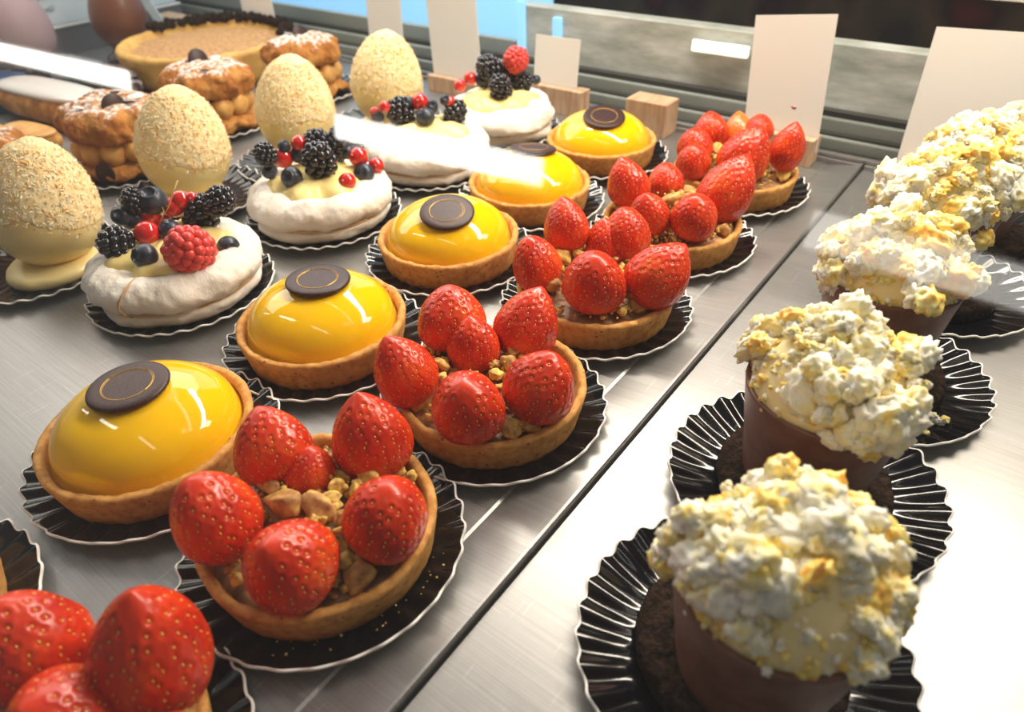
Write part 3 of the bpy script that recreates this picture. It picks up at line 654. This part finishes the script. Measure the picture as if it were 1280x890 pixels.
egg(-36.7, 26.6, 0, (.02,.14), (-36.5, 26.4), (-35.6, 26.0), 'ivory crumb coated egg directly behind the meringue with the upright blackberry', 'black fluted plate under the third crumb coated egg', 2)
egg(-35.7, 35.4, .1, (.01,.16), (-35.6, 35.4), (-35.8, 35.2), 'rearmost ivory crumb coated egg, in front of a tall narrow card', 'black fluted plate under the rearmost crumb coated egg', 3)

# ------------------------------------------------------------------ popcorn desserts
def popcorn_mesh(seed, caramel):
    rs = np.random.RandomState(seed); v, f = ico(4); parts = []
    n = 4+seed % 4
    for i in range(n):
        c = rs.normal(size=3); c = c/np.linalg.norm(c)*rs.uniform(.16, .50)*np.array((1.25, .95, .6)); r = rs.uniform(.20, .40)
        st = np.array([rs.uniform(.75, 1.25), rs.uniform(.7, 1.1), rs.uniform(.55, 1.0)])
        def dd(p):
            q = 1-2.2*abs(N3(p, 1.5, seed+i*3)); return 1+.34*q*abs(q)+.30*N3(p, 2.2, seed+i)+.09*N3(p, 5.5, seed+i+2)
        P_ = np.array([p*dd(p) for p in v])*st
        parts.append((P_*r+c, f, 1 if (caramel and i % 2 == 0) or (i == 0 and seed % 2) else 0))
    V, F, fm = join(parts); return mk('popcorn_piece', V, F, ['popcorn', 'popcorn_caramel'], True, fm)
POP = [popcorn_mesh(i, i % 3 == 2) for i in range(10)]
KERN = [chunk_mesh(30+i, 'popcorn_caramel', .8, 2) for i in range(3)]
V, F = lathe(refine(smoothp([(0,0),(2.0,0),(2.15,.12),(2.72,4.2),(2.74,4.4),(2.62,4.42),(2.5,4.3),(2.4,3.6),(0,3.5)], 1), .4), 96, lambda v: (v.x*(1+.01*N3(v,.6,1)), v.y, v.z))
CUP = mk('chocolate_cup', V, F, 'milk_chocolate')
V, F = lathe(refine(smoothp([(0,0),(3.0,0),(3.15,.2),(3.1,.75),(2.8,.95),(0,1.0)], 2), .15), 110, lambda v: (v.x*(1+.03*N3(v,2.5,1)), v.y*(1+.03*N3(v,2.5,2)), v.z+.12*N3(v,3,3)*(v.z > .4)))
SPONGE = mk('cocoa_sponge', V, F, 'sponge')
V, F = lathe([(2.5, 3.9)] + [(2.56*math.cos(a)**.9, 4.15+2.2*math.sin(a)) for a in [i*PI/2/30 for i in range(30)]] + [(0, 6.35)], 90, lambda v: (v.x*(1+.02*N3(v,.5,4)), v.y*(1+.02*N3(v,.5,6)), v.z))
MOUSSE = mk('mousse_dome', V, F, 'mousse')
def popcorn_dessert(px, py, cx, cy, z, label, plabel, k, bare, npop=62, group=None):
    plate(px, py, plabel, z, deep=True)
    t = thing('popcorn_dessert', label, 'dessert', (cx, cy, z+ZP), 0, 'row of popcorn topped desserts')
    put('cocoa_sponge', SPONGE, t, (px-cx, py-cy, -.02)); put('chocolate_cup', CUP, t, (0,0,.55)); put('mousse_dome', MOUSSE, t, (0,0,.55))
    rs = random.Random(k*11+5); pts = []; tries = 0
    B = Vector(bare).normalized() if bare else None
    while len(pts) < npop and tries < 6000:
        tries += 1
        zz = rs.uniform(.10, 1)**.75; a = rs.uniform(0, 2*PI); el = math.asin(min(1, zz)); d = Vector((math.cos(a)*math.cos(el), math.sin(a)*math.cos(el), math.sin(el)))
        if B and (d.angle(B) < .55 or (d.z < .38 and d.angle(Vector((B.x, B.y, 0))) < .95 and rs.random() < .85)): continue
        p = Vector((d.x*2.42, d.y*2.42, 4.6+d.z*2.2))
        lay = 0
        if any((p-q).length < .66 for q in pts):
            if rs.random() < .12 and d.z > .2: p = p+d*rs.uniform(.25,.45); lay = 1
            else: continue
            if any((p-q).length < .6 for q in pts): continue
        pts.append(p)
        o = put('popcorn_piece', POP[rs.randrange(10)], t, p, scale=rs.choice((.5, .65, .8, 1.0, 1.25, 1.7)), axis=d+Vector((rs.uniform(-.5,.5),)*3), spin=rs.uniform(0, 6))
    rs2 = random.Random(k)
    for i in range(14):
        zz = rs2.uniform(.1, .9); a = rs2.uniform(0, 2*PI); el = math.asin(zz); d = Vector((math.cos(a)*math.cos(el), math.sin(a)*math.cos(el), zz))
        put('caramel_kernel', KERN[i % 3], t, (d.x*2.55, d.y*2.55, 4.65+d.z*2.2), scale=rs2.uniform(.3, .55), axis=d)
    def spot(q):
        z_ = q.uniform(.02, .95); a = q.uniform(0, 2*PI); el = math.asin(z_); r_ = 1.0+q.random()*.04
        return (2.58*math.cos(a)*math.cos(el)*r_, 2.58*math.sin(a)*math.cos(el)*r_, 4.68+2.22*z_*r_)
    put('popcorn_crumbs', crumbs_mesh('popcorn_crumbs', 330, spot, ['popcorn','popcorn_caramel'], .05, .17, k), t)['kind'] = 'stuff'
    return t
popcorn_dessert(7.29, 7.39, 7.75, 6.9, 0, 'popcorn topped mousse in a chocolate cup, nearest the camera at the bottom right', 'black fluted plate under the nearest popcorn dessert', 1, (.1, -1, .05), 84)
popcorn_dessert(6.58, 15.08, 6.45, 15.1, .15, 'popcorn topped dessert with a bare patch of mousse in front, second from the camera', 'black fluted plate under the second popcorn dessert from the camera', 2, (-.45, -.85, .40), 66)
popcorn_dessert(6.75, 23.5, 6.4, 24.2, 0, 'popcorn topped dessert behind the white streak of reflected light, third from the camera', 'black fluted plate with fallen popcorn crumbs beneath the third popcorn dessert', 3, (.1, -1, .2), 84)
popcorn_dessert(7.5, 32.7, 6.6, 32.6, .15, 'popcorn topped dessert second from the back, piled high before the wide card', 'black fluted plate under the second popcorn dessert from the back', 4, None, 80)
popcorn_dessert(8.0, 40.4, 7.6, 39.9, 0, 'rearmost popcorn topped dessert, at the right edge in front of the wide card', 'black fluted plate under the rearmost popcorn dessert', 5, None, 92)
for (x, y, s_, lb) in ((9.9, 21.9, .55, 'white popcorn crumb fallen on the black plate beside the third popcorn dessert'), (9.6, 20.8, .36, 'small golden popcorn crumb on the same plate, nearer the camera than the white one')):
    tag(put('popcorn_crumb', POP[3] if s_ > .5 else POP[5], None, (x, y, .52), scale=s_), lb, 'crumb', 'fallen popcorn crumbs')
tag(put('popcorn_crumb', POP[6], None, (9.75, 12.6, .75), scale=.3), 'tiny popcorn crumb on the black plate of the second popcorn dessert', 'crumb', 'fallen popcorn crumbs')

# ------------------------------------------------------------------ choux pastries with chocolate discs
def bun(seed, R_, z0, h, m_, n=130, flat=.5):
    prof = refine(smoothp([(0,0),(R_*.82,0),(R_*.98,h*.22),(R_,h*.5),(R_*.86,h*.84),(R_*.5,h*.98),(0,h)], 2), .2)
    def d(v):
        r = math.hypot(v.x, v.y); a = math.atan2(v.y, v.x)
        k = 1+.07*math.sin(7*a+seed)+.12*N3(v, .8, seed)+.05*N3(v, 2.5, seed)
        return (v.x*k, v.y*k, v.z+(.30*N3(v, .9, seed+4)+.14*N3(v, 2.6, seed+4))*(v.z > .1)+z0)
    V, F = lathe(prof, n, d); return mk('choux_bun', V, F, m_)
BUNB, BUNT = bun(3, 4.1, 0, 1.7, 'choux'), bun(8, 4.15, 0, 2.6, 'choux_dusted')
V, F = lathe([(0,0),(.95,0),(1.02,.06),(.95,.12),(0,.12)], 40); SDISC = mk('chocolate_disc', V, F, 'chocolate_disc')
blob = [mk('cream_blob', np.array([p*(1+.12*N3(p, 1.4, i)) for p in ico(3)[0]])*np.array((1,1,1.05)), ico(3)[1], 'custard') for i in range(2)]
V, F = lathe([(0,0),(.5,0),(.55,.03),(.5,.06),(0,.06)], 20); ALM = mk('almond_flake', V*np.array((1.4,.8,1)), F, 'white_icing')
def choux(x, y, label, plabel, k, disc=(.6,-.4), disc_axis=(1,-.25,.2), s_=.88):
    plate(x, y, plabel)
    t = thing('choux_pastry', label, 'pastry', (x, y, ZP), 0, 'row of choux pastries')
    put('lower_bun', BUNB, t, rot=(0,0,k*2.1), scale=s_)
    for i in range(11):
        a = 2*PI*i/11+k; put('cream_blob', blob[i % 2], t, (3.0*s_*math.cos(a), 3.0*s_*math.sin(a), 2.1), scale=.98*s_)
    put('dusted_top_bun', BUNT, t, (0,0,2.75), rot=(.04,.03,k*1.3), scale=(s_,s_,1))
    put('chocolate_disc', SDISC, t, (disc[0], disc[1], 5.35 if k > 1 else 5.1), axis=disc_axis, scale=.85)
    for i in range(5):
        a = i*1.9+k; put('almond_flake', ALM, t, (2*math.cos(a), 2*math.sin(a), 5.2), rot=(.3*math.cos(i), .4*math.sin(i*2), a), scale=.8)
    return t
tb = choux(-46.6, 17.8, 'sugar dusted choux pastry between the first two crumb coated eggs, dark disc on its right', 'black fluted plate under the choux pastry between the first two eggs', 1, (1.6,-.3), (1,-.05,.15))
put('chocolate_disc', SDISC, tb, (2.3, -2.9, 1.0), axis=(.5,-1,.2), scale=.8)
choux(-49.2, 27.6, 'golden choux pastry with an upright dark disc, between the second and third crumb coated eggs', 'black fluted plate under the golden choux pastry between the second and third eggs', 2, (-1.0,.3), (1,-.1,.35))
choux(-49.6, 38.3, 'sugar dusted choux pastry between the two rear eggs, dark disc standing in the middle', 'black fluted plate under the rearmost choux pastry', 3, (0,.2), (1,-.1,.35))
choux(-47.0, 8.0, 'sugar dusted choux pastry hidden behind the nearest crumb coated egg', 'black fluted plate under the choux pastry behind the nearest egg', 4, (-1.5,2), (1,-.4,.2))

# ------------------------------------------------------------------ far left pastries
# crumb-topped tan cake behind the nearest egg
t = thing('praline_cake', 'round tan cake with crumbly praline top at the left edge, behind the nearest egg', 'pastry', (-57.5, 10.0, 0))
V, F = lathe(refine(smoothp([(0,0),(3.8,0),(4.0,.6),(3.9,2.6),(3.4,3.2),(0,3.3)], 2), .2), 90, lambda v: (v.x*(1+.05*N3(v,.9,1)), v.y*(1+.05*N3(v,.9,2)), v.z)); put('cake_body', mk('cake_body', V, F, 'custard'), t)
def spot(q):
    a = q.uniform(0, 2*PI); r_ = 3.5*math.sqrt(q.random()); return (r_*math.cos(a), r_*math.sin(a), 3.3+.35*q.random())
put('praline_crumbs', crumbs_mesh('praline_crumbs', 320, spot, 'tan_crumb', .15, .38, 9), t)['kind'] = 'stuff'
def eclair(name, label, x, y, z, ang, ln, wd, ht, body, glaze, rz=0):
    t = thing(name, label, 'pastry', (x, y, z), ang, 'eclairs at the far left')
    v, f = ico(4)
    def se(p, a, b_, c, e): return np.array((math.copysign(abs(p[0])**e, p[0])*a, math.copysign(abs(p[1])**.8, p[1])*b_, p[2]*c))
    V = np.array([se(p*(1+.03*N3(p, 2, 3)), ln, wd, ht, .55) for p in v])+np.array((0,0,ht)); V[:,2] = np.maximum(V[:,2], 0)
    put('choux_body', mk('choux_body', V, f, body), t)
    V = np.array([se(p, ln*.93, wd*.86, ht*.35, .55) for p in v])+np.array((0,0,ht*1.74)); put('glaze', mk('glaze', V, f, glaze), t)
    return t
eclair('eclair', 'golden eclair with smooth white icing lying at the far left', -63.6, 20.2, .1, .12, 7.2, 2.3, 1.6, 'choux', 'white_icing')
eclair('eclair', 'plain golden pastry finger under the white iced eclair, beside the dusted choux', -57.8, 15.6, .1, .12, 3.2, 1.4, .9, 'choux', 'custard')
eclair('eclair', 'dark chocolate glazed eclair mostly behind the upper left lamp reflection', -71.2, 28.0, .1, .03, 8.7, 1.3, 1.2, 'dark_glaze', 'dark_glaze')
# large tart with chocolate crumb rim
t = thing('large_tart', 'large round yellow custard tart with a dark chocolate crumb rim at the back left', 'tart', (-66.0, 38.4, .12))
V, F = lathe(refine([(0,0),(8.4,0),(8.9,.5),(9.1,3.0),(8.8,3.3),(8.3,3.25),(7.9,2.7),(0,2.7)], .3), 150, lambda v: (v.x*(1+.012*N3(v,.8,1)), v.y*(1+.012*N3(v,.8,2)), v.z+.1*N3(v,1.5,3)*(v.z > 1))); put('tart_shell', mk('tart_shell', V, F, 'yellow_custard'), t)
V, F = lathe([(7.9,2.65),(6,2.95),(3,3.05),(0,3.0)][::-1], 90, lambda v: (v.x, v.y, v.z+.12*N3(v,.9,8))); F = [tuple(reversed(q)) for q in F]; put('dusted_filling', mk('dusted_filling', V, F, 'tan_crumb'), t)
def spot(q):
    a = q.uniform(.6, 3.3); r_ = q.uniform(7.9, 9.1); return (r_*math.cos(a), r_*math.sin(a), 3.3+.55*q.random())
put('chocolate_crumb_rim', crumbs_mesh('chocolate_crumb_rim', 320, spot, 'sponge', .25, .5, 12), t)['kind'] = 'stuff'
# chocolate eggs
def choco_egg(x, y, R_, h, m_, label, tilt=(0,0), footm='dark_glaze'):
    t = thing('chocolate_egg', label, 'chocolate egg', (x, y, 0), 0, 'plain chocolate eggs')
    V, F = lathe(egg_prof(h, R_), 64); put('egg_body', mk('egg_body', V, F, m_), t, (0,0,1.1), axis=(tilt[0], tilt[1], 1))
    V, F = lathe(smoothp([(0,0),(2.3,0),(2.2,.5),(1.2,1.0),(1.3,1.5),(0,1.55)], 1), 48); put('egg_foot', mk('egg_foot', V, F, footm), t)
choco_egg(-79.5, 35.8, 3.0, 8.2, 'choc_egg', 'brown chocolate egg standing left of the large crumb rimmed tart', (.1,.1))
choco_egg(-80.5, 25.0, 3.8, 9.0, 'hazed_egg', 'large chocolate egg at the top left corner, tinted greyish mauve by painted haze', (0,.1))
t = thing('blue_patch_box', 'small box shape filling a dark blue patch at the left edge, beside the iced eclair', 'box', (-74.5, 18.6, 0), .4)  # plain box shape stands in for a dark blue patch
put('patch_box_base', bevbox('patch_box_base', -3.5, 3.5, -2.2, 2.2, 0, 2.2, 'navy', .2), t); put('patch_box_top', bevbox('patch_box_top', -3.6, 3.6, -2.3, 2.3, 2.2, 2.8, 'navy', .2), t)

# ------------------------------------------------------------------ cards and wooden holders
def block(x0, x1, y0, y1, h, label, rz=0, slot=True, hole=False):
    cx, cy = (x0+x1)/2, (y0+y1)/2; t = thing('wooden_block', label, 'card holder', (cx, cy, 0), rz, 'wooden card holders along the back')
    a, b_ = (x1-x0)/2, (y1-y0)/2
    if slot:
        put('front_half', bevbox('front_half', -a, a, -b_, -.08, 0, h, 'wood', .06), t); put('rear_half', bevbox('rear_half', -a, a, .08, b_, 0, h, 'wood', .06), t)
    else: put('block_body', bevbox('block_body', -a, a, -b_, b_, 0, h, 'wood', .08), t)
    if hole:
        V, F = lathe([(0,0),(.75,0),(.8,.05),(.75,.1),(0,.1)], 32); put('dark_round_inlay', mk('dark_round_inlay', V, F, 'milk_chocolate'), t, (-a, -.1, h*.55), axis=(-1,0,0), scale=(1,1,1))
    return t
def card(x, y, z, wd, ht, lean, label, rz=0, tilt=0, w2=None):
    V, F = box(-wd/2, wd/2, -.05, .05, 0, ht)
    return tag(put('price_card', mk('price_card', V, F, 'card', False), None, (x, y, z), (lean, tilt, rz)), label, 'card', 'cream cards along the back')
block(-40.5, -33.6, 45.6, 47.0, 1.5, 'orange toned wooden holder under the card left of the rear meringue')
card(-37.1, 46.3, .5, 6.1, 9.5, -.10, 'tall cream card in a wooden holder, between the rear egg and the rear meringue', 0, -.12)
block(-28.8, -23.3, 46.6, 48.1, 2.2, 'wooden holder behind the rearmost lemon tart and meringue, under the smallest card')
card(-26.6, 47.3, .7, 4.6, 5.4, -.12, 'small cream card leaning back, just right of the red berry meringue', 0, -.01)
block(-18.6, -14.9, 46.0, 48.3, 2.7, 'bare cube of pale wood with a dark round inlay, no card in it', 0, False, True)
block(-8.9, -3.3, 46.4, 48.2, 2.0, 'wooden holder behind the rearmost strawberry tart')
card(-6.0, 47.3, .6, 5.6, 9.2, -.10, 'upright cream card with a small pink stain, behind the rearmost strawberry tart', 0, -.11)
V, F = lathe([(0,0),(.16,0),(0,.02)], 16); 
st = put('pink_stain', mk('pink_stain', V*np.array((1.3,.8,1)), F, 'pink_stain'), bpy.data.objects['price_card.002'], (.75, -.06, 3.1), (PI/2, .3, 0))
block(2.5, 9.5, 46.4, 48.2, 2.0, 'wooden holder hidden behind the rearmost popcorn desserts')
card(7.9, 47.4, .6, 11.5, 9.5, -.14, 'wide cream card at the top right, behind the popcorn desserts', 0, -.04)
block(-50.2, -44.4, 46.2, 47.8, 1.5, 'wooden holder hidden behind the rearmost egg')
card(-47.3, 47.0, .6, 4.9, 10, -.1, 'tall narrow cream card directly behind the rearmost crumb coated egg', 0, -.04)
block(-71.2, -65.0, 45.6, 47.2, 1.4, 'wooden holder behind the large crumb rimmed tart')
card(-67.2, 46.4, .5, 6.0, 10, -.1, 'cream card behind the large crumb rimmed tart, third from the left end', 0, -.14)
block(-87.0, -81.5, 44.2, 46.6, 2.6, 'pale wooden block at the far back left corner with a clear strip leaning on it', 0, False)
V, F = box(-.9, .9, -.05, .05, 0, 11); tag(put('leaning_strip', mk('leaning_strip', V, F, 'end_sheet', False), None, (-83.0, 43.6, .3), (-.1, -.75, .1)), 'pale narrow strip leaning diagonally on the far left wooden block', 'strip')

# handwriting on the end sheet (strokes seen reversed through it)
def stroke(pts): return tube(pts, .04, 5)
def script_line(y0, z0, s_, shapes):
    parts = []; y = y0
    for sh, adv in shapes:
        parts.append(stroke([(0, y+p[0]*s_, z0+p[1]*s_) for p in sh])); y += adv*s_
    return parts
jj = ([(.9,.9),(.5,1.4),(.2,1.0),(.5,.3),(.2,-.9),(-.4,-1.5)], 1.0)
mm = ([(0,0),(.15,.6),(.3,.1),(.45,.6),(.6,.1),(.75,.55),(.9,.1)], 1.0)
ee = ([(0,.2),(.4,.5),(.2,.8),(0,.4),(.3,0),(.6,.15)], .65)
rr = ([(0,0),(.1,.8),(.5,1.2),(.8,.8),(.4,.2),(.2,0)], .9)
oo = ([(.3,.8),(0,.4),(.3,0),(.6,.4),(.3,.8),(.5,1.0)], .7)
V, F, _ = join(script_line(31.7, 4.65, .58, [jj, mm, ee, rr]) + script_line(31.2, 5.95, .58, [jj, oo, mm, ee, oo, rr]))
wr = put('handwriting', mk('handwriting', V, F, 'ink'), bpy.data.objects['window_2'], (-88.95, 0, 0))

# ------------------------------------------------------------------ front glass and the ceiling lamps it mirrors
import_n = Vector((0, -.62, .785)).normalized(); P0 = Vector((8.865, -5.423, 20.567)) - import_n*5
tx = Vector((1,0,0)); ty = import_n.cross(tx).normalized()
if ty.y < 0: ty = -ty
V = []
for dn in (0, -.02):
    for a, b_ in ((-110,-21),(40,-21),(40,46),(-110,46)): V.append((P0+tx*(a-8.865)+ty*b_+import_n*dn)[:])
F = [(0,1,2,3),(7,6,5,4),(0,4,5,1),(1,5,6,2),(2,6,7,3),(3,7,4,0)]
if USE_GLASS: struct(put('window_3', mk('window_3', V, F, 'glass', False)))
def lamp(p, q, wd, z, strength, label):
    p, q = Vector((*p, z)), Vector((*q, z)); L = (q-p).length; t = thing('ceiling_lamp', label, 'lamp', (p+q)/2, math.atan2(q.y-p.y, q.x-p.x), 'ceiling lamps')
    put('lamp_housing', bevbox('lamp_housing', -L/2-1, L/2+1, -wd/2-1, wd/2+1, .3, 5, 'lamp_body', .3), t)
    me = bevbox('diffuser', -L/2, L/2, -wd/2, wd/2, -.5, .3, 'lamp_body', .15); me.materials.clear(); me.materials.append(glow('lamp_glow', strength, (1, .97, .90))); put('diffuser', me, t)
lamp((-18,-29.6), (75,-32), 7, 150, 4.5, 'ceiling lamp outside the frame, mirrored in the front glass at the right')
lamp((-150,-34.8), (-79,-32.4), 6.2, 150, 14, 'ceiling lamp outside the frame, mirrored in the front glass over the meringues')
lamp((-400,-43.5), (-263,-38.9), 6.5, 150, 9, 'ceiling lamp outside the frame, mirrored in the front glass at the upper left')

t = thing('lamp_reflection', 'glowing bar added as lamp reflection on the stone back, left of the stained card', 'lamp', (-13.4, 51.5, 6.0))  # glowing bar added where a lamp only reflects; no fixture there
put('reflection_bar', bevbox('reflection_bar', -2.4, 2.4, -.2, .2, -.45, .45, 'lamp_body', .12), t).data.materials[0] = glow('painted_reflection_glow', 1.1, (1, .95, .82))
put('reflection_backing', bevbox('reflection_backing', -2.6, 2.6, .2, .7, -.3, .3, 'rail', .05), t)
